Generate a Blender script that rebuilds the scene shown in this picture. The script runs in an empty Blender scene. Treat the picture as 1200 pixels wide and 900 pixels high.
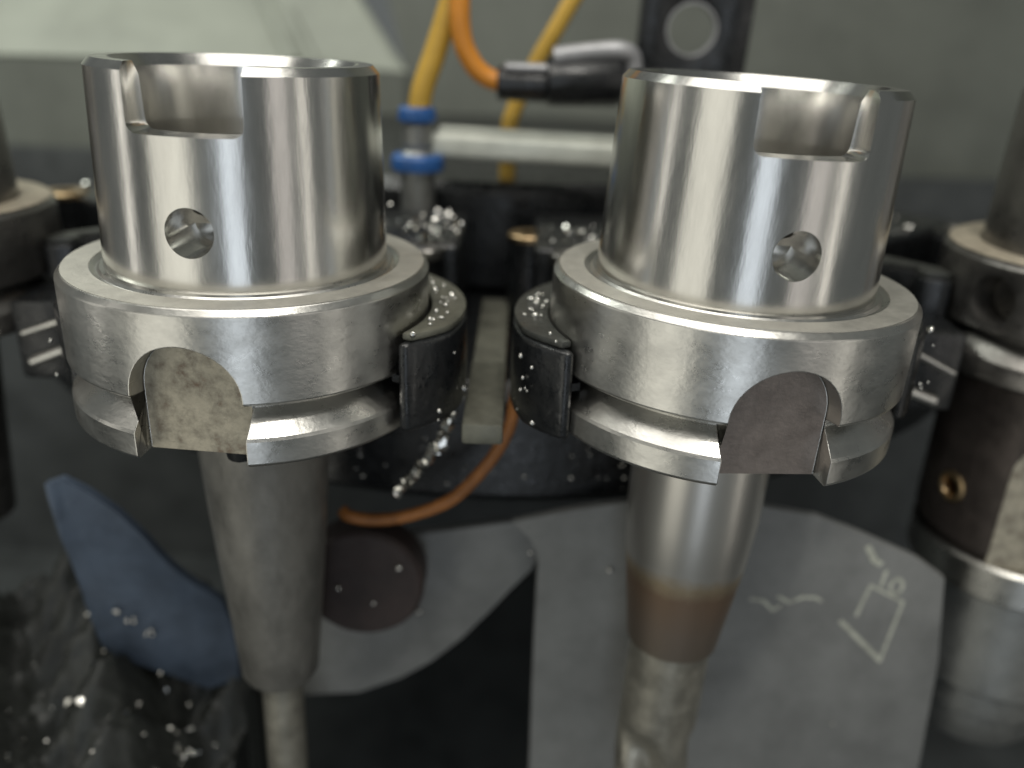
import bpy, bmesh, math, random
from mathutils import Vector, Matrix
U = 0.001                      # everything below is written in millimetres
rnd = random.Random(7)
S = bpy.context.scene
C = S.collection
PI = math.pi

# ------------------------------------------------------------------ camera
cam = bpy.data.cameras.new('camera'); camo = bpy.data.objects.new('camera', cam); C.objects.link(camo)
pitch, roll = 0.395, 0.0356
fw = Vector((0, math.cos(pitch), -math.sin(pitch))); r0 = Vector((1, 0, 0)); u0 = r0.cross(fw)
rr = r0*math.cos(roll) + u0*math.sin(roll); uu = -r0*math.sin(roll) + u0*math.cos(roll)
camo.matrix_world = Matrix(((rr.x, uu.x, -fw.x, 0), (rr.y, uu.y, -fw.y, 0), (rr.z, uu.z, -fw.z, 39.2*U), (0, 0, 0, 1)))
cam.sensor_width = 36; cam.lens = 1002.0/1200*36
cam.clip_start = 0.005; cam.clip_end = 20
cam.dof.use_dof = True; cam.dof.focus_distance = 0.132; cam.dof.aperture_fstop = 8.5
S.camera = camo

# ------------------------------------------------------------------ world and lamps
W = bpy.data.worlds.new('World'); S.world = W; W.use_nodes = True
bg = W.node_tree.nodes['Background']; bg.inputs[0].default_value = (0.80, 0.86, 0.84, 1); bg.inputs[1].default_value = 0.13
S.view_settings.view_transform = 'Standard'; S.view_settings.look = 'None'
S.view_settings.exposure = 0.15; S.view_settings.gamma = 1.0; S.view_settings.use_curve_mapping = False
S.cycles.max_bounces = 8; S.cycles.glossy_bounces = 5; S.cycles.use_denoising = True
S.cycles.sample_clamp_indirect = 6.0

def lamp(name, loc, aim, sx, sy, L, col):
    l = bpy.data.lights.new(name, 'AREA'); l.shape = 'RECTANGLE'; l.size = sx*U; l.size_y = sy*U
    l.energy = PI*L*sx*sy*U*U; l.color = col
    o = bpy.data.objects.new(name, l); C.objects.link(o); o.location = Vector(loc)*U
    d = (Vector(aim)-Vector(loc)).normalized()
    o.rotation_euler = d.to_track_quat('-Z', 'Y').to_euler()
    return o
lamp('ceiling_lamp', (-70, 100, 460), (-70, 110, 0), 420, 300, 2.7, (1.0, 0.97, 0.9))
lamp('groove_fill_lamp', (10, -155, 440), (0, 150, -20), 360, 170, 2.6, (1.0, 0.97, 0.9))  # added overhead fill, gives the groove chamfers their bright line
lamp('wall_fill_lamp', (-300, 330, 330), (-240, 440, 30), 220, 90, 9.0, (0.96, 1.0, 0.92))  # added unseen fill that brightens the wall at upper left
lamp('glint_lamp', (70, -70, 380), (0, 160, -10), 26, 26, 150, (1.0, 0.97, 0.9))  # added small intense source for glints on chips and beads
lamp('rear_lamp', (20, -420, -50), (0, 140, -30), 150, 680, 1.25, (0.82, 0.90, 1.0))  # bluish source behind the camera, mirrored as a strip on the shanks
lamp('side_lamp', (-310, -185, -40), (-20, 140, -40), 240, 600, 0.95, (1.0, 0.97, 0.86))
lamp('strip_lamp', (-300, 90, 60), (-20, 150, 10), 34, 300, 1.3, (1.0, 0.96, 0.88))
lamp('slim_lamp', (310, -30, -30), (20, 150, -30), 38, 540, 1.3, (1.0, 0.95, 0.86))
lamp('far_lamp', (330, -230, 40), (20, 150, 0), 130, 420, 0.6, (1.0, 0.93, 0.88))

# ------------------------------------------------------------------ materials
def newmat(name):
    m = bpy.data.materials.new(name); m.use_nodes = True
    return m, m.node_tree.nodes, m.node_tree.links, m.node_tree.nodes['Principled BSDF']
def noise(N, Lk, scale, detail=4, rough=0.6, vec=None, stretch=None):
    n = N.new('ShaderNodeTexNoise'); n.inputs['Scale'].default_value = scale
    n.inputs['Detail'].default_value = detail; n.inputs['Roughness'].default_value = rough
    tc = N.new('ShaderNodeTexCoord')
    if stretch:
        mp = N.new('ShaderNodeMapping'); mp.inputs['Scale'].default_value = stretch
        Lk.new(tc.outputs['Object'], mp.inputs[0]); Lk.new(mp.outputs[0], n.inputs['Vector'])
    else:
        Lk.new(tc.outputs['Object'], n.inputs['Vector'])
    return n
def ramp(N, Lk, src, stops):
    r = N.new('ShaderNodeValToRGB'); e = r.color_ramp.elements
    while len(e) > 1: e.remove(e[0])
    e[0].position = stops[0][0]; e[0].color = (*stops[0][1], 1)
    for p, c in stops[1:]:
        x = e.new(p); x.color = (*c, 1)
    Lk.new(src, r.inputs[0]); return r
def g(v): return (v, v, v)
def surf(name, col, metal=0.0, rough=0.4, var=0.25, scale=120, bump=0.15, bscale=900, rvar=0.12, stretch=None, coat=0.0, tint=None):
    """paint / metal / plastic with mottled colour, uneven gloss and fine relief"""
    m, N, Lk, P = newmat(name)
    n1 = noise(N, Lk, scale, 6, 0.65, stretch=stretch)
    dark = tuple(c*(1-var) for c in col); lite = tuple(min(1, c*(1+var*0.6)) for c in col)
    st = [(0.32, dark), (0.55, col), (0.75, lite)]
    if tint: st = [(0.25, tint), (0.42, dark), (0.56, col), (0.75, lite)]
    Lk.new(ramp(N, Lk, n1.outputs[0], st).outputs[0], P.inputs['Base Color'])
    n2 = noise(N, Lk, scale*2.3, 5, 0.7, stretch=stretch)
    lo, hi = max(0.03, rough-rvar), min(1, rough+rvar)
    Lk.new(ramp(N, Lk, n2.outputs[0], [(0.3, g(lo)), (0.7, g(hi))]).outputs[0], P.inputs['Roughness'])
    P.inputs['Metallic'].default_value = metal
    if coat: P.inputs['Coat Weight'].default_value = coat; P.inputs['Coat Roughness'].default_value = 0.12
    if bump:
        n3 = noise(N, Lk, bscale, 3, 0.6, stretch=stretch); b = N.new('ShaderNodeBump')
        b.inputs['Strength'].default_value = bump; b.inputs['Distance'].default_value = 0.0004
        Lk.new(n3.outputs[0], b.inputs['Height']); Lk.new(b.outputs[0], P.inputs['Normal'])
    return m
M = {}
M['steel'] = surf('ground_steel', (0.62, 0.61, 0.58), 1, 0.215, 0.17, 70, 0.06, 600, 0.05, stretch=(1, 1, .25))
M['steel_face'] = surf('turned_steel', (0.58, 0.57, 0.53), 1, 0.30, 0.22, 90, 0.10, 900, 0.08)
M['satin'] = surf('satin_steel', (0.63, 0.62, 0.585), 1, 0.31, 0.18, 80, 0.10, 800, 0.07, stretch=(1, 1, 1.6))
M['faced'] = surf('matt_faced_steel', (0.66, 0.64, 0.58), 0.85, 0.52, 0.18, 140, 0.2, 1200, 0.06)
M['steel_dull'] = surf('greyed_steel', (0.36, 0.365, 0.35), 0.8, 0.42, 0.2, 90, 0.2, 900, 0.1)
M['keyway'] = surf('stained_keyway', (0.46, 0.42, 0.33), 0.4, 0.55, 0.30, 330, 0.3, 1500, 0.1, tint=(0.14, 0.08, 0.05))
M['keyway_b'] = surf('stained_keyway_brown', (0.27, 0.235, 0.215), 0.6, 0.38, 0.25, 200, 0.2, 1200, 0.1)
M['dull'] = surf('dull_oily_steel', (0.29, 0.28, 0.255), 0.7, 0.5, 0.35, 110, 0.25, 900, 0.12, stretch=(1, 1, .5))
M['cutter'] = surf('carbide', (0.42, 0.40, 0.34), 0.75, 0.42, 0.35, 160, 0.2, 900, 0.12)
M['dark_steel'] = surf('oily_dark_steel', (0.24, 0.23, 0.215), 0.9, 0.33, 0.4, 90, 0.2, 800, 0.1)
M['black'] = surf('wet_black_polymer', (0.010, 0.011, 0.012), 0, 0.34, 0.5, 140, 0.5, 420, 0.18, coat=0.15)
M['olive'] = surf('oily_cast_alloy', (0.15, 0.15, 0.12), 0.3, 0.45, 0.4, 150, 0.3, 700, 0.15)
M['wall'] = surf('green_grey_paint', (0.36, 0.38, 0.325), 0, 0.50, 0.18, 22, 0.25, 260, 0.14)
M['wall_shaded'] = surf('shaded_green_grey_paint', (0.175, 0.187, 0.162), 0, 0.55, 0.2, 26, 0.25, 260, 0.12)  # darker copy of the wall paint, shade put into the colour
M['plate'] = surf('glass_veil_grey', (0.215, 0.22, 0.215), 0, 0.55, 0.25, 60, 0.3, 700, 0.12)
M['blue'] = surf('slate_blue_plastic', (0.075, 0.10, 0.14), 0, 0.42, 0.4, 75, 0.3, 500, 0.16)
M['ring_blue'] = surf('blue_release_ring', (0.03, 0.12, 0.36), 0, 0.38, 0.3, 160, 0.1, 700)
M['orange'] = surf('orange_sheath', (0.70, 0.27, 0.03), 0, 0.42, 0.15, 120, 0.15, 800)
M['yellow'] = surf('yellow_tube', (0.58, 0.36, 0.055), 0, 0.40, 0.15, 110, 0.1, 700)
M['orange_dirty'] = surf('oily_orange_sheath', (0.36, 0.14, 0.035), 0, 0.5, 0.4, 200, 0.3, 800)
M['olive_dark'] = surf('oily_dark_sheen', (0.05, 0.052, 0.047), 0.2, 0.38, 0.4, 150, 0.4, 600, 0.15)
M['bronze'] = surf('oily_bronzed_steel', (0.075, 0.062, 0.055), 0.5, 0.42, 0.4, 120, 0.3, 700, 0.12)
M['ring_tan'] = surf('tan_oily_ring', (0.50, 0.44, 0.34), 0.3, 0.4, 0.3, 150, 0.2, 700)
M['lower_shade'] = surf('painted_lower_shade', (0.08, 0.087, 0.088), 0, 0.6, 0.4, 40, 0.2, 300, 0.1)  # dark tone stands for the shade low in the cabinet
M['alu'] = surf('pale_aluminium', (0.72, 0.74, 0.66), 0.25, 0.42, 0.2, 90, 0.2, 600)
M['brass'] = surf('brass', (0.58, 0.42, 0.24), 1, 0.34, 0.25, 150, 0.1, 700)
M['brown'] = surf('dark_brown', (0.035, 0.024, 0.022), 0, 0.55, 0.4, 120, 0.3, 700)
M['grey_plastic'] = surf('grey_connector', (0.42, 0.42, 0.43), 0.3, 0.4, 0.25, 160, 0.2, 600)
M['mark'] = surf('etched_marking', (0.55, 0.56, 0.48), 0, 0.6, 0.45, 500, 0.1, 900)
M['sludge'] = surf('oily_sludge', (0.03, 0.033, 0.03), 0.0, 0.5, 0.5, 120, 0.5, 300, 0.15)
M['chip'] = surf('bright_swarf', (0.70, 0.69, 0.65), 1, 0.08, 0.2, 300, 0, 900, 0.04)
m, N, Lk, P = newmat('coolant'); P.inputs['Base Color'].default_value = (0.9, 0.92, 0.88, 1)
P.inputs['Roughness'].default_value = 0.04; P.inputs['Transmission Weight'].default_value = 1.0; P.inputs['IOR'].default_value = 1.36
M['drop'] = m
# heat-tinted shrink collar: bright steel, a straw-to-brown band, then dull grey
m, N, Lk, P = newmat('heat_tinted_steel')
tc = N.new('ShaderNodeTexCoord'); sp = N.new('ShaderNodeSeparateXYZ'); Lk.new(tc.outputs['Object'], sp.inputs[0])
nz = noise(N, Lk, 130, 5, 0.7); ad = N.new('ShaderNodeMath'); ad.operation = 'MULTIPLY_ADD'
ad.inputs[1].default_value = 0.006; Lk.new(nz.outputs[0], ad.inputs[0]); Lk.new(sp.outputs[2], ad.inputs[2])
mr = N.new('ShaderNodeMapRange'); mr.inputs['From Min'].default_value = -0.080; mr.inputs['From Max'].default_value = -0.040
Lk.new(ad.outputs[0], mr.inputs[0])
Lk.new(ramp(N, Lk, mr.outputs[0], [(0.0, (0.26, 0.23, 0.19)), (0.30, (0.28, 0.225, 0.18)), (0.52, (0.29, 0.205, 0.145)), (0.60, (0.48, 0.39, 0.27)), (0.66, (0.60, 0.58, 0.54))]).outputs[0], P.inputs['Base Color'])
Lk.new(ramp(N, Lk, mr.outputs[0], [(0.5, g(0.5)), (0.68, g(0.33))]).outputs[0], P.inputs['Roughness'])
P.inputs['Metallic'].default_value = 0.9; M['heat'] = m

# ------------------------------------------------------------------ helpers
def ngon(bm, vs):
    try: return bm.faces.new(vs)
    except ValueError: return None
def lathe(prof, seg=96, bm=None, off=(0, 0, 0), close=False):
    """revolve (r, z) pairs about z; r == 0 makes a pole"""
    bm = bm or bmesh.new(); rings = []
    for r, z in prof:
        if r <= 1e-6: rings.append([bm.verts.new((off[0], off[1], off[2]+z))])
        else: rings.append([bm.verts.new((off[0]+r*math.cos(2*PI*k/seg), off[1]+r*math.sin(2*PI*k/seg), off[2]+z)) for k in range(seg)])
    pairs = list(zip(rings, rings[1:])) + ([(rings[-1], rings[0])] if close else [])
    for a, b in pairs:
        for k in range(seg):
            j = (k+1) % seg
            if len(a) == 1 and len(b) == 1: continue
            if len(a) == 1: ngon(bm, (a[0], b[j], b[k]))
            elif len(b) == 1: ngon(bm, (a[k], a[j], b[0]))
            else: ngon(bm, (a[k], a[j], b[j], b[k]))
    return bm
def box(x0, x1, y0, y1, z0, z1, bm=None):
    bm = bm or bmesh.new()
    r = bmesh.ops.create_cube(bm, size=1)
    bmesh.ops.transform(bm, matrix=Matrix.Translation(((x0+x1)/2, (y0+y1)/2, (z0+z1)/2)) @ Matrix.Diagonal((x1-x0, y1-y0, z1-z0, 1)), verts=r['verts'])
    return bm
def prism(poly, d0, d1, axis='y', bm=None):
    """extrude a closed outline: axis y -> outline is (x, z), axis z -> outline is (x, y)"""
    bm = bm or bmesh.new()
    P3 = (lambda a, b, d: (a, d, b)) if axis == 'y' else (lambda a, b, d: (a, b, d))
    A = [bm.verts.new(P3(a, b, d0)) for a, b in poly]; B = [bm.verts.new(P3(a, b, d1)) for a, b in poly]
    n = len(poly); ngon(bm, A); ngon(bm, B[::-1])
    for i in range(n): ngon(bm, (A[i], B[i], B[(i+1) % n], A[(i+1) % n]))
    return bm
def smooth_path(pts, n=10):
    pts = [Vector(p) for p in pts]; out = []
    q = [2*pts[0]-pts[1]] + pts + [2*pts[-1]-pts[-2]]
    for i in range(1, len(q)-2):
        for k in range(n):
            t = k/n; a, b, c, d = q[i-1:i+3]
            out.append(0.5*((2*b)+(c-a)*t+(2*a-5*b+4*c-d)*t*t+(3*b-a-3*c+d)*t**3))
    return out + [pts[-1]]
def tube(pts, r, seg=20, n=10, bm=None):
    bm = bm or bmesh.new(); P_ = smooth_path(pts, n) if n else [Vector(p) for p in pts]; rings = []; up = Vector((0.13, 0.2, 1))
    for i, p in enumerate(P_):
        t = (P_[min(i+1, len(P_)-1)]-P_[max(i-1, 0)]).normalized()
        s = t.cross(up).normalized(); u = s.cross(t)
        rings.append([bm.verts.new(p+(s*math.cos(2*PI*k/seg)+u*math.sin(2*PI*k/seg))*r) for k in range(seg)])
    for a, b in zip(rings, rings[1:]):
        for k in range(seg): ngon(bm, (a[k], a[(k+1) % seg], b[(k+1) % seg], b[k]))
    ngon(bm, rings[0][::-1]); ngon(bm, rings[-1])
    return bm
def mesh_from(bm, name):
    bmesh.ops.recalc_face_normals(bm, faces=bm.faces)
    bmesh.ops.scale(bm, vec=(U, U, U), verts=bm.verts)
    me = bpy.data.meshes.new(name); bm.to_mesh(me); bm.free(); return me
def cut(me, cutters, bevel=0.0, seg=2):
    """subtract meshes and round the new edges, baked to one mesh"""
    o = bpy.data.objects.new('work', me); C.objects.link(o); tmp = [o]
    for c in cutters:
        k = bpy.data.objects.new('work_cut', mesh_from(c, 'work_cut')); C.objects.link(k); tmp.append(k); k.hide_render = True
        b = o.modifiers.new('b', 'BOOLEAN'); b.operation = 'DIFFERENCE'; b.object = k; b.solver = 'EXACT'
    if bevel:
        b = o.modifiers.new('v', 'BEVEL'); b.width = bevel*U; b.segments = seg; b.limit_method = 'ANGLE'; b.angle_limit = math.radians(40); b.use_clamp_overlap = True
    bpy.context.view_layer.update()
    dg = bpy.context.evaluated_depsgraph_get()
    out = bpy.data.meshes.new_from_object(o.evaluated_get(dg))
    for t in tmp: bpy.data.objects.remove(t)
    return out
def link(name, me, mat, parent=None, angle=32, bevel=0.0, turned=False):
    if isinstance(me, bmesh.types.BMesh): me = mesh_from(me, name)
    if bevel: me = cut(me, [], bevel)
    me.name = name
    me.materials.clear(); me.materials.append(M[mat])
    if turned: revolve_normals(me)
    else:
        me.polygons.foreach_set('use_smooth', [True]*len(me.polygons)); me.set_sharp_from_angle(angle=math.radians(angle))
    o = bpy.data.objects.new(name, me); C.objects.link(o)
    if parent: o.parent = parent
    return o
def revolve_normals(me):
    """exact normals on the turned faces, so cut-outs do not smear the reflections"""
    me.polygons.foreach_set('use_smooth', [True]*len(me.polygons))
    me.set_sharp_from_angle(angle=math.radians(32))
    nor = [Vector(c.vector) for c in me.corner_normals]
    for p in me.polygons:
        c = p.center; rad = Vector((c.x, c.y, 0))
        if rad.length < 1e-6: continue
        rad.normalize(); tan = Vector((-rad.y, rad.x, 0))
        if abs(p.normal.dot(tan)) > 0.05: continue
        nr, nz = p.normal.dot(rad), p.normal.z
        for li in p.loop_indices:
            v = me.vertices[me.loops[li].vertex_index].co; q = Vector((v.x, v.y, 0))
            if q.length > 1e-6: nor[li] = (q.normalized()*nr + Vector((0, 0, nz))).normalized()
    me.normals_split_custom_set([tuple(n) for n in nor])
def tag(o, label=None, cat=None, group=None, kind=None):
    for k, v in (('label', label), ('category', cat), ('group', group), ('kind', kind)):
        if v: o[k] = v
    return o
def thing(name, loc, rot=(0, 0, 0), **kw):
    o = bpy.data.objects.new(name, None); C.objects.link(o); o.location = Vector(loc)*U; o.rotation_euler = rot
    o.empty_display_size = 0.01
    return tag(o, **kw)

# ------------------------------------------------------------------ setting: painted sheet-metal wall with a bent ledge
def quad(pts, thick=2.0):
    bm = bmesh.new(); a = [Vector(p) for p in pts]; n = (a[1]-a[0]).cross(a[2]-a[0]).normalized()*thick
    A = [bm.verts.new(p) for p in a]; B = [bm.verts.new(p+n) for p in a]; k = len(a)
    ngon(bm, A); ngon(bm, B[::-1])
    for i in range(k): ngon(bm, (A[i], B[i], B[(i+1) % k], A[(i+1) % k]))
    return bm
wall = tag(link('wall', box(-700, -56, 430, 436, -420, 18), 'wall_shaded'), kind='structure')
# the sloped upper sheet: its lit look also in the paler colour; darker upright sheet past the fold
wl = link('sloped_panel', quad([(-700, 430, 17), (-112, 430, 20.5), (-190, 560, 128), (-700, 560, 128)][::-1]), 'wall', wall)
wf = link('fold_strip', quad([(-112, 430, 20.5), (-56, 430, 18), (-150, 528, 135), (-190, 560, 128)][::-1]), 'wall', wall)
link('highlight_ridge', tube([(-108, 429, 19.5), (-150, 498, 76), (-189, 559, 129)], 4.2, 16), 'wall', wall)  # added ridges that catch light as the bright streaks along the fold
link('highlight_ridge', tube([(-98, 428, 19.5), (-140, 492, 78), (-179, 551, 129)], 2.6, 16), 'wall', wall)
wr = link('upright_panel', quad([(-56, 436, -420), (700, 446, -420), (700, 470, 330), (-140, 470, 330), (-56, 436, 18)][::-1]), 'wall_shaded', wall)
wk = link('shade_panel', box(-700, 700, 424, 428, -420, -22), 'lower_shade', wall)  # added dark sheet, carries the shade over the lower wall
floor = tag(link('floor', box(-700, 700, -60, 700, -262, -255), 'lower_shade'), kind='structure')

# ------------------------------------------------------------------ tool holders
def shank_mesh(notch_w, hole_r=3.8):
    me = mesh_from(lathe([(23.95, -1.0), (23.95, 0.4), (23.5, 16), (23.05, 31.7), (22.0, 32.9), (19.6, 32.9), (18.2, 31.0), (17.6, 22), (17.2, 10), (16.2, 8.6), (9, 8.6), (9, -1.0)], 128, close=True), 'shank')
    h = notch_w/2; r = 1.6
    prof = [(-h, 45), (-h, 23.2+r)] + [(-h+r-r*math.cos(t), 23.2+r-r*math.sin(t)) for t in (PI/8, PI/4, 3*PI/8)] + [(-h+r, 23.2), (h-r, 23.2)] \
         + [(h-r+r*math.sin(t), 23.2+r-r*math.cos(t)) for t in (PI/8, PI/4, 3*PI/8)] + [(h, 23.2+r), (h, 45)]
    n1 = prism(prof, -40, -6)
    hb = bmesh.new(); bmesh.ops.create_cone(hb, cap_ends=True, segments=40, radius1=hole_r, radius2=hole_r, depth=22, matrix=Matrix.Translation((0, -24, 9.4)) @ Matrix.Rotation(PI/2, 4, 'X'))
    return cut(me, [n1, hb], 0.9, 3)
def flange_mesh(slot=True):
    prof = [(9, 0.0), (24.6, 0.0), (25.2, -0.5), (26.0, 0.0), (30.6, 0.0), (31.5, -1.0), (31.5, -14.9), (31.1, -15.3), (27.3, -15.9), (27.3, -17.0), (31.2, -20.8), (31.5, -21.3), (31.5, -25.2), (30.9, -25.8), (9, -25.8)]
    me = mesh_from(lathe(prof, 160, close=True), 'flange')
    if not slot: return me
    r = 8.8; pts = [(-r, -45), (-r, -14.6)] + [(-r*math.cos(t*PI/20), -14.6+r*math.sin(t*PI/20)) for t in range(1, 20)] + [(r, -14.6), (r, -45)]
    return cut(me, [prism(pts, -40, -25.6)], 0.35, 2)
def keyway_floor():
    r = 8.55; pts = [(-r, -25.6), (-r, -14.6)] + [(-r*math.cos(t*PI/20), -14.6+r*math.sin(t*PI/20)) for t in range(1, 20)] + [(r, -14.6), (r, -25.6)]
    return prism(pts, -25.9, -25.2)
SH, FL = shank_mesh(17.6), flange_mesh()
KW = mesh_from(keyway_floor(), 'keyway_floor')
def holder(loc, rot, label, kw='keyway'):
    t = thing('tool_holder', loc, rot)
    tag(t, label, 'tool holder', 'tool holders hanging in the magazine')
    link('shank', SH.copy(), 'steel', t, turned=True); link('flange', FL.copy(), 'satin', t, turned=True)
    link('keyway_floor', KW.copy(), kw, t)
    link('flange_face', lathe([(26.2, 0.0), (30.5, 0.0), (30.5, 0.12), (26.2, 0.12)], 128, close=True), 'faced', t, turned=True)
    return t
A0 = holder((-47.2, 148.5, 0), (0, 0.013, math.radians(-4)), 'steel tool holder with a dull tapering nose and thin cutter, beside the blue chute')
link('nose', lathe([(0, -25.9), (15.4, -25.9), (15.4, -27.2), (13.0, -28.6), (12.6, -34), (10.8, -60), (8.2, -91), (7.4, -92.5), (0, -92.5)], 96), 'dull', A0)
cut0 = link('cutter', lathe([(0, -92.4), (4.4, -92.4), (4.4, -150), (0, -150)], 40), 'cutter', A0)
sb = bmesh.new(); bmesh.ops.create_cone(sb, cap_ends=True, segments=28, radius1=2.6, radius2=2.6, depth=3, matrix=Matrix.Translation((4.0, -20.5, -27.0)) @ Matrix.Rotation(0.2, 4, 'X'))
link('balance_screw', sb, 'black', A0)
A1 = holder((38.2, 147.5, 0), (0, 0.034, math.radians(7)), 'steel tool holder with a bright collar and brown heat-tinted neck', 'keyway_b')
link('collar', lathe([(0, -25.9), (15.0, -25.9), (15.0, -28.6), (13.6, -30.4), (13.0, -31), (12.9, -47), (12.2, -56), (9.4, -78), (0, -78)], 96), 'heat', A1)
def endmill(r, z0, z1, flutes=3):
    bm = bmesh.new(); seg = 48; rings = []; n = 40
    for i in range(n+1):
        z = z0+(z1-z0)*i/n; row = []
        f = min(1, max(0, (z0-22-z)/6.0))
        for k in range(seg):
            a = 2*PI*k/seg; w = (a*flutes/(2*PI) + (z-z0)*0.022*flutes/3) % 1.0
            rad = r*(1-0.42*f*max(0, math.sin(PI*min(1, w/0.72)))**1.3)
            row.append(bm.verts.new((rad*math.cos(a), rad*math.sin(a), z)))
        rings.append(row)
    for a, b in zip(rings, rings[1:]):
        for k in range(seg): ngon(bm, (a[k], a[(k+1) % seg], b[(k+1) % seg], b[k]))
    ngon(bm, rings[0]); ngon(bm, rings[-1][::-1])
    return bm
link('end_mill', endmill(8.4, -77.9, -124), 'cutter', A1)

def neighbour(loc, rotz, label, longbody):
    t = thing('tool_holder', loc, (0, 0, rotz)); tag(t, label, 'tool holder', 'tool holders hanging in the magazine')
    link('shank', lathe([(0, 0), (23.9, 0), (23.05, 32.6), (22.4, 33.6), (17.5, 33.6), (17.2, 10), (0, 10)], 96), 'dark_steel', t)
    hb = bmesh.new(); bmesh.ops.create_cone(hb, cap_ends=True, segments=40, radius1=5.2, radius2=5.2, depth=14, matrix=Matrix.Translation((0, -31, -8.2)) @ Matrix.Rotation(PI/2, 4, 'X'))
    f = link('flange', cut(flange_mesh(False), [hb], 0.4, 2), 'dark_steel', t)
    link('top_ring', lathe([(24.2, 0.05), (30.4, 0.05), (30.7, 0.3), (30.2, 0.6), (24.4, 0.6)], 96, close=True), 'ring_tan', f)
    return t
B0 = neighbour((-138.5, 190, -1), math.radians(44), 'oily dark tool holder at the end of the row beside the blue chute', False)
link('nose', lathe([(0, -25.9), (15, -25.9), (14, -30), (10, -80), (0, -80)], 64), 'dark_steel', B0)
B1 = neighbour((129, 187, -2.3), math.radians(-66), 'dark tool holder with a round hole in its flange above a wide stepped body', True)
r = 9.5
body = mesh_from(lathe([(0, -26.2), (24.2, -26.2), (24.4, -27), (24.4, -68), (23.4, -69.5), (22.6, -70.2), (22.6, -71.2), (0, -71.2)], 128), 'body')
scr = bmesh.new(); bmesh.ops.create_cone(scr, cap_ends=True, segments=32, radius1=4.0, radius2=4.0, depth=12, matrix=Matrix.Rotation(math.radians(-8), 4, 'Z') @ Matrix.Translation((0, -24, -56)) @ Matrix.Rotation(PI/2, 4, 'X'))
ar = 12.5; arch = [(-ar, -95), (-ar, -47)] + [(-ar*math.cos(t*PI/20), -47+ar*math.sin(t*PI/20)) for t in range(1, 20)] + [(ar, -47), (ar, -95)]
ac = prism(arch, -40, -20.2); bmesh.ops.rotate(ac, matrix=Matrix.Rotation(math.radians(52), 3, 'Z'), verts=ac.verts)
bd = link('body', cut(body, [scr, ac], 0.5, 2), 'bronze', B1)
arch = [(x*0.98, max(z, -71)*1.0 if z < -60 else z) for x, z in arch]
af = prism(arch, -20.6, -19.6); bmesh.ops.rotate(af, matrix=Matrix.Rotation(math.radians(52), 3, 'Z'), verts=af.verts)
link('keyway_floor', af, 'keyway', bd)
sc_ = lathe([(2.2, 0), (3.9, 0), (3.9, 4.6), (3.5, 5.0), (2.5, 5.0), (2.2, 4.4)], 32, close=True)
bmesh.ops.transform(sc_, matrix=Matrix.Rotation(math.radians(-8), 4, 'Z') @ Matrix.Translation((0, -19.8, -56)) @ Matrix.Rotation(PI/2, 4, 'X'), verts=sc_.verts)
link('screw', sc_, 'brass', bd)
link('rim', lathe([(0, -71), (23.6, -71), (24.3, -71.8), (24.3, -79.5), (23.6, -80.3), (0, -80.3)], 128), 'steel_face', B1)
link('lower_body', lathe([(0, -80.2), (20.6, -80.2), (20.6, -108.6), (18.8, -110.4), (18.4, -110.4), (18.2, -117), (16.8, -118.4), (16.4, -126), (15, -128), (0, -128)], 128), 'steel_dull', B1)

# ------------------------------------------------------------------ black gripper forks, one per station of the magazine
def jaw(side, start):
    """curved finger that reaches round the flange groove"""
    n = 22; a0, a1 = math.radians(start), math.radians(140)
    pts_o, pts_i = [], []
    for i in range(n+1):
        t = i/n; a = a0+(a1-a0)*t
        ro = 36.8+1.8*math.sin(PI*t)-2.8*max(0, 1-t*6); ri = 32.2
        pts_o.append((side*ro*math.sin(a), -ro*math.cos(a))); pts_i.append((side*ri*math.sin(a), -ri*math.cos(a)))
    poly = pts_o + [(side*33, 52), (side*21, 52)] + pts_i[::-1]
    return poly
def gripper(cx, cy, ang, label, sl=60, sr=60):
    t = thing('gripper', (cx, cy, 0), (0, 0, ang)); tag(t, label, 'gripper', 'black forks that hold the tool holders')
    for s in (-1, 1):
        f = link('finger', cut(mesh_from(prism(jaw(s, sl if s < 0 else sr), -25.5, -9.5, 'z'), 'finger'), [], 1.3, 3), 'black', t)
        # toothed inner lip in the groove
        n = 16; lip = []
        for rad in (29.6, 32.6):
            arc = [(s*rad*math.sin(math.radians((sl if s < 0 else sr)+4+12*i/n)), -rad*math.cos(math.radians((sl if s < 0 else sr)+4+12*i/n))) for i in range(n+1)]
            lip += arc if rad < 30 else arc[::-1]
        link('lip', prism(lip, -17.6, -16.2, 'z'), 'black', f)
        pl = [(x*0.993+s*0.1, y*0.985) for x, y in jaw(s, (sl if s < 0 else sr)+3)]
        link('sheen_layer', cut(mesh_from(prism(pl, -9.45, -8.2, 'z'), 'cp'), [], 0.35, 2), 'olive' if (s > 0 and cx < -40 and cx > -60) else 'olive_dark', f)  # added layer, olive for oily residue and reflected light on the finger tops
        link('screw', lathe([(0, -7.2), (3.1, -7.2), (3.6, -7.8), (3.6, -9.6), (0, -9.6)], 24, off=(s*27, 42, 0)), 'dark_steel', f)
    link('carrier_block', cut(mesh_from(box(-34, 34, 46, 88, -31, -7.5), 'carrier_block'), [], 1.5, 3), 'black', t)
    link('cover_cap', lathe([(0, -2), (8, -2), (9.5, -3.2), (9.5, -7.6), (0, -7.6)], 48, off=(0, 66, 0)), 'black', t)
    return t
G = [gripper(-47.2, 148.5, 0.0, 'black fork round the tapering-nose tool holder', 82, 60),
     gripper(38.2, 147.5, 0.0, 'black fork round the bright-collar tool holder', 60, 84),
     gripper(-138.5, 190, math.radians(-41), 'black fork round the oily dark end tool holder', 104, 127),
     gripper(129, 187, math.radians(41), 'black fork round the stepped-body tool holder', 127, 104)]
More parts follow.
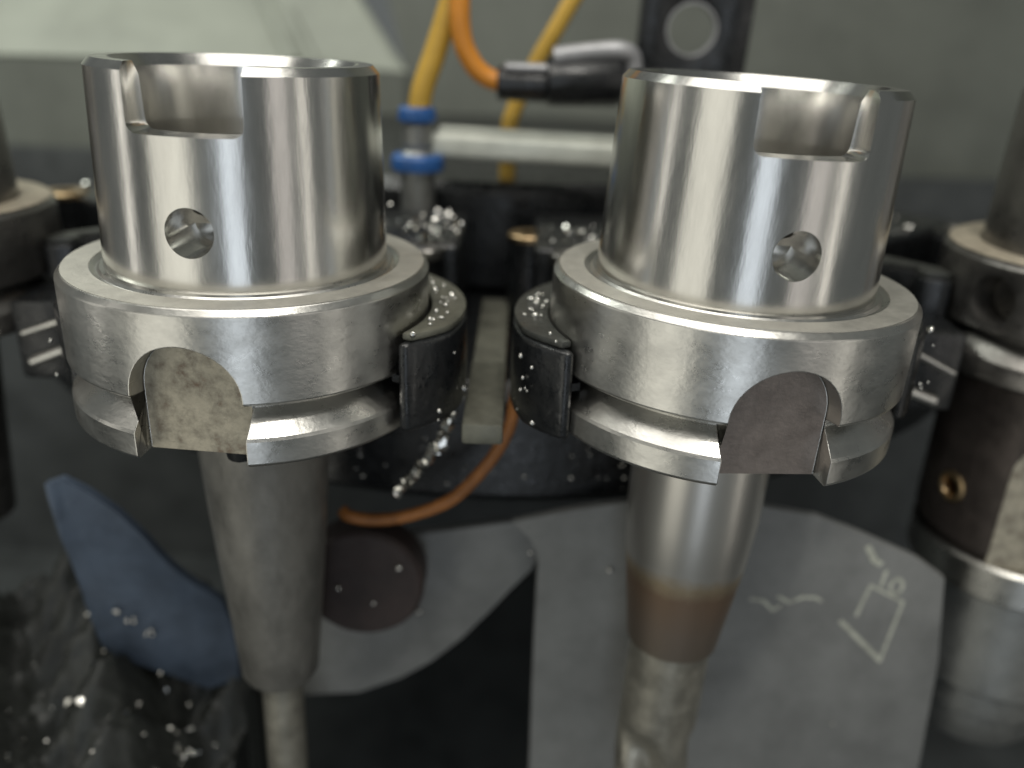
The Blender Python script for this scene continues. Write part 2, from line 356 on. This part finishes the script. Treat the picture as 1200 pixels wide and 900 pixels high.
def held(o, parent): o.matrix_parent_inverse = parent.matrix_basis.inverted(); return o
for gi, sx, xs in ((2, -1, [(-105.5, -24.9, -97.4, -22.0, 0.75), (-104.6, -31.4, -97.2, -28.4, 1.2)]), (3, 1, [(85.4, -21.8, 95.2, -26.6, 0.7), (84.6, -30.4, 92.4, -33.2, 1.25)])):
    x0, x1 = (-108, -97) if sx < 0 else (85, 97)
    b_ = held(link('glint_bar_block', cut(mesh_from(box(x0, x1, 173.4, 193, -36, -18), 'lb'), [], 1, 2), 'black', G[gi]), G[gi])  # added block that only carries the glint bars
    for a, az, b, bz, r_ in xs:
        held(link('glint_bar', tube([(a, 172.6, az), (b, 172.6, bz)], r_, 14, 0), 'satin', G[gi]), G[gi])  # added bright bars in place of glints on the jaw ends
dr = thing('magazine_drum', (-4.5, 343, -64)); tag(dr, 'large black drum of the tool magazine under the forks', 'drum')
link('drum_body', lathe([(0, 0), (167, 0), (171.5, 4), (171.5, 27), (168, 31), (0, 31)], 160), 'black', dr)
link('hub', lathe([(0, 31), (100, 31), (104, 34), (104, 60), (101, 63), (0, 63)], 128), 'black', dr)

# ------------------------------------------------------------------ things between and behind the grippers
rb = thing('divider_bar', (-5, 137, -26)); tag(rb, 'olive grey alloy bar lying between the two gripper forks', 'bar')
link('front_section', box(-3.7, 3.7, 0, 32, -4, 0), 'olive', rb, bevel=0.6)
link('rear_section', box(-3.5, 3.5, 32.6, 78, -4.2, -0.3), 'olive', rb, bevel=0.6)
def bush(loc, r, label):
    t = thing('guide_bush', loc); tag(t, label, 'bush')
    link('sleeve', lathe([(0, -30), (r, -30), (r, -1.6), (0, -1.6)], 48), 'black', t)
    link('brass_ring', lathe([(r*0.45, -1.6), (r, -1.6), (r, -0.4), (r-0.5, 0), (r*0.45, 0)], 48, close=True), 'brass', t)
bush((3.3, 212, -8), 5.6, 'black guide bush with a brass top ring between the two middle forks')
bush((-127, 240, -7), 6.0, 'black guide bush with a brass top ring behind the end tool holder')

ft = thing('pneumatic_fitting', (-27.5, 235, 0)); tag(ft, 'upright air fitting with two blue rings, the yellow tube plugged in', 'fitting')
link('body', lathe([(0, -14), (4.6, -14), (4.6, 7), (3.6, 8), (3.6, 9), (4.0, 9.6), (4.0, 14.5), (3.4, 15.4), (0, 15.4)], 40), 'steel_dull', ft)
link('release_ring', lathe([(3.2, 15.2), (4.9, 15.6), (5.1, 16.6), (4.8, 18.6), (4.2, 19.2), (2.6, 19.2)], 40, close=True), 'ring_blue', ft)
link('release_ring', lathe([(4.4, 2.6), (6.9, 3.0), (7.2, 4.2), (7.0, 6.2), (6.2, 7.2), (4.2, 7.2)], 40, close=True), 'ring_blue', ft)
tag(link('pneumatic_tube', tube([(-27.3, 235, 15), (-26.2, 235, 23), (-22.7, 235.5, 33), (-17.8, 236, 48), (-11, 237, 72)], 2.9), 'yellow'), 'straight yellow air tube rising out of the blue-ringed fitting', 'tube')
tag(link('sensor_cable', tube([(-14, 230, 74), (-15.9, 230, 52), (-15.8, 230, 38), (-13, 230.5, 30.8), (-9, 231, 27.2), (-4, 231, 26)], 2.5), 'orange'), 'orange cable curving down into the black sensor plug', 'cable')
tag(link('pneumatic_tube', tube([(-3.6, 250, -6), (-3.4, 250, 8), (-2.8, 250, 16), (2.8, 250.5, 29), (10.2, 251, 42.4), (18, 252, 57), (24, 252, 76)], 2.3), 'yellow'), 'amber air tube passing behind the black sensor plug', 'tube')
cn = thing('sensor_plug', (-6.5, 231, 26)); tag(cn, 'black sensor plug with grey top and metal elbow end on the orange cable', 'plug')
link('plug_body', cut(mesh_from(lathe([(0, 0), (3.6, 0), (4.2, 0.6), (4.4, 12), (4.0, 12.6), (0, 12.6)], 32), 'pb'), [], 0), 'black', cn).rotation_euler = (0, PI/2, 0.02)
link('coupling_nut', lathe([(0, 12.4), (5.4, 12.4), (6.0, 13.2), (6.6, 30), (5.6, 32), (0, 32)], 24), 'black', cn).rotation_euler = (0, PI/2-0.06, 0.02)
e = link('grey_cover', cut(mesh_from(box(1.5, 13, -4.6, 4.6, 3.0, 5.0), 'gc'), [], 0.9, 3), 'grey_plastic', cn)
e2 = link('metal_elbow', tube([(14, -2.5, 6.8), (24, -2, 8.2), (31, -2, 8.6), (34, -1, 6), (34.2, -1, -4)], 2.4, n=6), 'grey_plastic', cn)
br = thing('aluminium_bar', (0, 238, 9)); tag(br, 'pale aluminium bar running behind the holders at the blue-ringed fitting', 'bar')
link('bar_body', cut(mesh_from(box(-24, 62, -4.5, 4.5, -3.6, 3.6), 'ab'), [], 2.2, 4), 'alu', br).rotation_euler = (0, 0.02, -0.03)
link('top_strip', cut(mesh_from(box(-22, 60, -3, 2, 3.4, 4.8), 'ab'), [], 0.6, 2), 'alu', br).rotation_euler = (0, 0.02, -0.03)
hb = bmesh.new(); bmesh.ops.create_cone(hb, cap_ends=True, segments=40, radius1=7.0, radius2=7.0, depth=14, matrix=Matrix.Translation((45.6, 255, 40.3)) @ Matrix.Rotation(PI/2, 4, 'X'))
bk = thing('mounting_bracket', (45, 255, 20)); tag(bk, 'black flat bracket with one large round hole', 'bracket')
bm_ = mesh_from(prism([(30.2, 12), (60.4, 12), (64, 90), (32.8, 90)], 252.5, 257.5), 'bk')
o_ = link('plate', cut(bm_, [hb], 0.7, 2), 'black', bk); o_.matrix_parent_inverse = Matrix.Translation((-0.045, -0.255, -0.020))
o2 = link('bushing', lathe([(6.5, -2.2), (7.0, -2.2), (7.0, 2.2), (6.5, 2.2)], 40, close=True), 'grey_plastic', bk)
o2.location = (0.6*U, 0, 20.3*U); o2.rotation_euler = (PI/2, 0, 0)

# solid grey plates shaped after the veil of reflections in the glass
gp = thing('veil_plate', (50, 168, -134)); tag(gp, 'flat grey plate in place of a glass reflection, with an etched 10 and box mark', 'plate')
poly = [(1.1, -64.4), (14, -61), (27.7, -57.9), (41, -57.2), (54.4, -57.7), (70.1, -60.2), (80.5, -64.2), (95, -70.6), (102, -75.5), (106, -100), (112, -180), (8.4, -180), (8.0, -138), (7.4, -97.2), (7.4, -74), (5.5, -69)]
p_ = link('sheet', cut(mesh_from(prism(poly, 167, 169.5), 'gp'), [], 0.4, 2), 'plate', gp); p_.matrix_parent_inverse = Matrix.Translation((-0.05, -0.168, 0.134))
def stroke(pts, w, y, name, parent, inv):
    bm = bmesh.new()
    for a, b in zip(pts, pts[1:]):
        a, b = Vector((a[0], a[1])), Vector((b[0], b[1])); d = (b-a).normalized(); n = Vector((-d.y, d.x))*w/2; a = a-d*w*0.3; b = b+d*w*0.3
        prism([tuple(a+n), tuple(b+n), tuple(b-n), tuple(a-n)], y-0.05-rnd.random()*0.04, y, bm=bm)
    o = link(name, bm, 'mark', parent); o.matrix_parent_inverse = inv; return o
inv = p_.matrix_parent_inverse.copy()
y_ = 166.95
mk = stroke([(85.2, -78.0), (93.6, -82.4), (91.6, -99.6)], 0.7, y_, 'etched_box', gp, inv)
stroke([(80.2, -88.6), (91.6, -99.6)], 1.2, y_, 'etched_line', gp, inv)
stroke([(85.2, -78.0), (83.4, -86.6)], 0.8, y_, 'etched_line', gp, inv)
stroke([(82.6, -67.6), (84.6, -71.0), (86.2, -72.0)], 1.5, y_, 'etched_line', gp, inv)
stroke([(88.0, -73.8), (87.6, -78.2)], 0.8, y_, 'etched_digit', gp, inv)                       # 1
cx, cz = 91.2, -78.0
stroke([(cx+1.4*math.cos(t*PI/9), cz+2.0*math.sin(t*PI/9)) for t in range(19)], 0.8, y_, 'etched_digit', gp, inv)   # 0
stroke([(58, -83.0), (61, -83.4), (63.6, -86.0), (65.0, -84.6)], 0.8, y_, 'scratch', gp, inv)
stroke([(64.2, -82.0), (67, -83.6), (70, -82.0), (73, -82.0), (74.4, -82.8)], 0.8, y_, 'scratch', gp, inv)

lp = thing('veil_plate', (-30, 175, -123)); tag(lp, 'smaller grey plate with a rounded corner in place of a glass reflection, behind the brown bumper', 'plate')
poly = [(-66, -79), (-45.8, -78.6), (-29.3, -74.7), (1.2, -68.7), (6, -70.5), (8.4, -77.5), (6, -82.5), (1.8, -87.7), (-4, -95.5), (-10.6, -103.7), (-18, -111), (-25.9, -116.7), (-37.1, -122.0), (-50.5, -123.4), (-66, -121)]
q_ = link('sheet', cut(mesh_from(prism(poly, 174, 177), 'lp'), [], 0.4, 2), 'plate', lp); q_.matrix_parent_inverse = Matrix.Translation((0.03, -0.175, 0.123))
bp = thing('brown_disc', (-32.5, 167, -79.5)); tag(bp, 'round dark brown bumper beside the tapering nose', 'disc')  # plain disc for an unidentified dark round shape
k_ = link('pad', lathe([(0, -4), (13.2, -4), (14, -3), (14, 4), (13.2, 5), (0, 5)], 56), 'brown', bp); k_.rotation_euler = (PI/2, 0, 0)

# blue chute: a curled sheet of plastic
out = [(-101.0, -56.0), (-98.2, -55.4), (-93, -60.0), (-88.2, -65.3), (-83.5, -72.5), (-79.5, -80), (-75, -86.5), (-69.5, -92.5), (-67.3, -104), (-67.3, -117.5), (-74.8, -119.0), (-83.5, -112.6), (-93.2, -106.4), (-96.6, -101.4), (-98.1, -85.4), (-100.4, -69.1)]
bm = bmesh.new()
vs = [bm.verts.new((a, 165, b)) for a, b in out]; bm.faces.new(vs)
bmesh.ops.triangulate(bm, faces=bm.faces[:])
bmesh.ops.subdivide_edges(bm, edges=bm.edges[:], cuts=4, use_grid_fill=True)
for v in bm.verts:
    s = (v.co.x+100)/30.0
    v.co.y = 165 + 7*max(0, s)**1.5 - 2.5*math.exp(-max(0, s)*9) + 0.5*math.sin(v.co.z*.22+v.co.x*.2)
geo = bmesh.ops.extrude_face_region(bm, geom=bm.faces[:])
bmesh.ops.translate(bm, vec=(0, 2.2, 0), verts=[v for v in geo['geom'] if isinstance(v, bmesh.types.BMVert)])
bc = link('plastic_chute', bm, 'blue', angle=60)
tag(bc, 'slate blue curled plastic chute below the tapering-nose holder', 'chute')

tag(link('cable', tube([(-36, 161, -59.2), (-34.2, 160, -60), (-28.6, 160, -60.6), (-21.2, 160, -59.2), (-12.0, 160, -54.8), (-4.8, 162, -47.3), (-0.5, 163, -39.5), (0.7, 166, -33.5), (1.5, 176, -31.0), (2, 200, -31.2)], 1.35, n=8), 'orange_dirty'), 'oily brown-orange cable arcing below the divider bar', 'cable')

# ------------------------------------------------------------------ chips, swarf and coolant
def blob(bm, c, r, jit=0.25, flat=1.0, sub=1):
    s = bmesh.ops.create_icosphere(bm, subdivisions=sub, radius=r)
    R_ = Matrix.Rotation(rnd.random()*6.28, 3, Vector((rnd.random()-.5, rnd.random()-.5, rnd.random()-.5)).normalized())
    for v in s['verts']:
        d = v.co*(1+rnd.uniform(-jit, jit)); d.z *= flat; v.co = R_ @ d + Vector(c)
bm = bmesh.new()
nx, ny = 110, 60; grid = []
for j in range(ny+1):
    row = []
    for i in range(nx+1):
        x = -175+110*i/nx; y = 132+62*j/ny
        h = -114 - 22*max(0, (x+98)/34.0)**1.3 + 7*math.sin(x*.17+y*.11)+4*math.sin(x*.41-y*.3)+rnd.uniform(-.35, .35)+1.5*math.sin(x*1.1+2*math.sin(y*.7))*math.sin(y*.9+x*.3) + 0.25*(y-150)
        row.append(bm.verts.new((x, y, h)))
    grid.append(row)
for j in range(ny):
    for i in range(nx): ngon(bm, (grid[j][i], grid[j][i+1], grid[j+1][i+1], grid[j+1][i]))
base = [[bm.verts.new((v.co.x, v.co.y, -255)) for v in e] for e in (grid[0], grid[-1], [r_[0] for r_ in grid], [r_[-1] for r_ in grid])]
for e, b in zip((grid[0], grid[-1], [r_[0] for r_ in grid], [r_[-1] for r_ in grid]), base):
    for i in range(len(e)-1): ngon(bm, (e[i], e[i+1], b[i+1], b[i]))
tag(link('sludge_heap', bm, 'sludge', angle=80), 'dark oily heap of sludge and chips below the blue chute', 'sludge', kind='stuff')
bm = bmesh.new()
for i in range(170):
    x = rnd.uniform(-172, -68); y = rnd.uniform(133, 185)
    h = -114 - 22*max(0, (x+98)/34.0)**1.3 + 7*math.sin(x*.17+y*.11)+4*math.sin(x*.41-y*.3) + 0.25*(y-150)
    blob(bm, (x, y, h+0.6), rnd.choice((0.4, 0.5, 0.6, 0.8, 1.1)), 0.35, 0.5)
tag(link('metal_chips', bm, 'chip', angle=20), 'small bright metal chips scattered over the sludge heap', 'chips', kind='stuff')
# string of swarf hanging beside the divider bar
bm = bmesh.new(); pth = smooth_path([(-22.4, 150, -48.4), (-18, 150, -42.4), (-13.8, 150, -36.6), (-11.3, 149, -29.1), (-9.8, 148, -23)], 14)
for i, p in enumerate(pth):
    blob(bm, p+Vector((rnd.uniform(-.7, .7), rnd.uniform(-.7, .7), rnd.uniform(-.5, .5))), rnd.uniform(0.6, 1.5), 0.35, 0.7)
tag(link('swarf_string', bm, 'chip', angle=20), 'beaded string of bright swarf hanging beside the divider bar', 'swarf')
# wet beads and chips clinging to the forks and the holder flanges
bm = bmesh.new(); bd_ = bmesh.new()
def scatter(n, fx, rs, target, flat=0.6, sub=2):
    for i in range(n): blob(target, fx(), rnd.choice(rs), 0.05 if sub == 2 else 0.3, flat, sub)
for gi, (cx, cy, an) in enumerate(((-47.2, 148.5, 0), (38.2, 147.5, 0), (-138.5, 190, math.radians(-41)), (129, 187, math.radians(41)))):
    def onjaw():
        s = rnd.choice((-1, 1)); a = math.radians(rnd.uniform(86, 150)); rad = rnd.uniform(33.2, 36.6)
        x, y = s*rad*math.sin(a), -rad*math.cos(a)
        return (cx+x*math.cos(an)-y*math.sin(an), cy+x*math.sin(an)+y*math.cos(an), -8.1)
    def onside():
        s = rnd.choice((-1, 1)); a = math.radians(rnd.uniform(86, 112)); rad = 37.6
        x, y = s*rad*math.sin(a), -rad*math.cos(a)
        return (cx+x*math.cos(an)-y*math.sin(an), cy+x*math.sin(an)+y*math.cos(an), rnd.uniform(-24, -11))
    def onblock():
        x, y = rnd.uniform(-33, 33), rnd.uniform(47, 80)
        return (cx+x*math.cos(an)-y*math.sin(an), cy+x*math.sin(an)+y*math.cos(an), -7.3)
    if gi < 2: scatter(34, onjaw, (0.35, 0.5, 0.7, 0.9), bm); scatter(16, onside, (0.3, 0.45, 0.6), bm, 0.8)
    scatter(40, onblock, (0.4, 0.6, 0.9, 1.2), bd_, 0.7, 1)
for c in [(-24.5, 200, -4), (-21, 203, -5), (-18.5, 198, -6), (-15.5, 206, -6.4), (-14.5, 201, -6.6), (-14.2, 199, -6.4), (-20, 196, -7), (-26, 205, -6)]:
    blob(bd_, c, rnd.uniform(0.6, 1.1), 0.15, 0.8, 2)
for i in range(60):
    blob(bd_, (min(-13.6, rnd.gauss(-20, 6)), max(195.5, rnd.gauss(203, 5)), -7.0+abs(rnd.gauss(0, 2.2))), rnd.choice((0.3, 0.45, 0.6, 0.9)), 0.25, 0.8, 1)
for i in range(16):
    blob(bd_, (rnd.uniform(5, 20), rnd.uniform(196, 214), -6.8), rnd.choice((0.4, 0.6, 0.9)), 0.25, 0.8, 1)
for c in ((-88.6, 165.2, -94), (-91.5, 164.6, -92), (-85, 166, -98)):
    for k in range(4): blob(bm, (c[0]+rnd.uniform(-1, 1), c[1]-0.2, c[2]+rnd.uniform(-1, 1)), rnd.uniform(0.25, 0.7), 0.1, 0.8, 2)
for x, y, z in ((83.4, 166.4, -119.5), (-38, 161.6, -80), (-30, 161.6, -84), (-24, 161.6, -74), (5.6, 166.4, -72), (24, 166.4, -76), (-21, 173.4, -95)):
    blob(bm, (x, y, z), rnd.uniform(0.5, 0.9), 0.1, 0.8, 2)
for i in range(34):
    blob(bm, (rnd.gauss(-80, 4), 158+rnd.uniform(-4, 4), rnd.gauss(-126, 2.5)), rnd.uniform(0.4, 1.3), 0.25, 0.8, 1)
for i in range(44):       # on the two fingers that face each other
    c0, sd = ((-47.2, 148.5), 1) if i % 2 else ((38.2, 147.5), -1); a = math.radians(rnd.uniform(63, 104)); rad = 37.9
    if rnd.random() < 0.45: blob(bm, (c0[0]+sd*rnd.uniform(32.8, 36)*math.sin(a), c0[1]-35*math.cos(a), -8.0), rnd.choice((0.3, 0.45, 0.6)), 0.08, 0.7, 2)
    else: blob(bm, (c0[0]+sd*rad*math.sin(a), c0[1]-rad*math.cos(a), rnd.uniform(-24, -11)), rnd.choice((0.25, 0.4, 0.55)), 0.08, 0.9, 2)
for i in range(46):       # splashed on the fork ends and the drum
    a = math.radians(rnd.uniform(-16, 16)); blob(bm, (-4.5+171.6*math.sin(a), 343-171.6*math.cos(a), rnd.uniform(-59, -38)), rnd.choice((0.25, 0.4, 0.55)), 0.1, 0.8, 2)
tag(link('coolant_beads', bm, 'chip', angle=60), 'tiny wet beads clinging to the black forks', 'droplets', kind='stuff')
tag(link('clinging_chips', bd_, 'chip', angle=20), 'bright chips caught on the black carrier blocks', 'chips', kind='stuff')
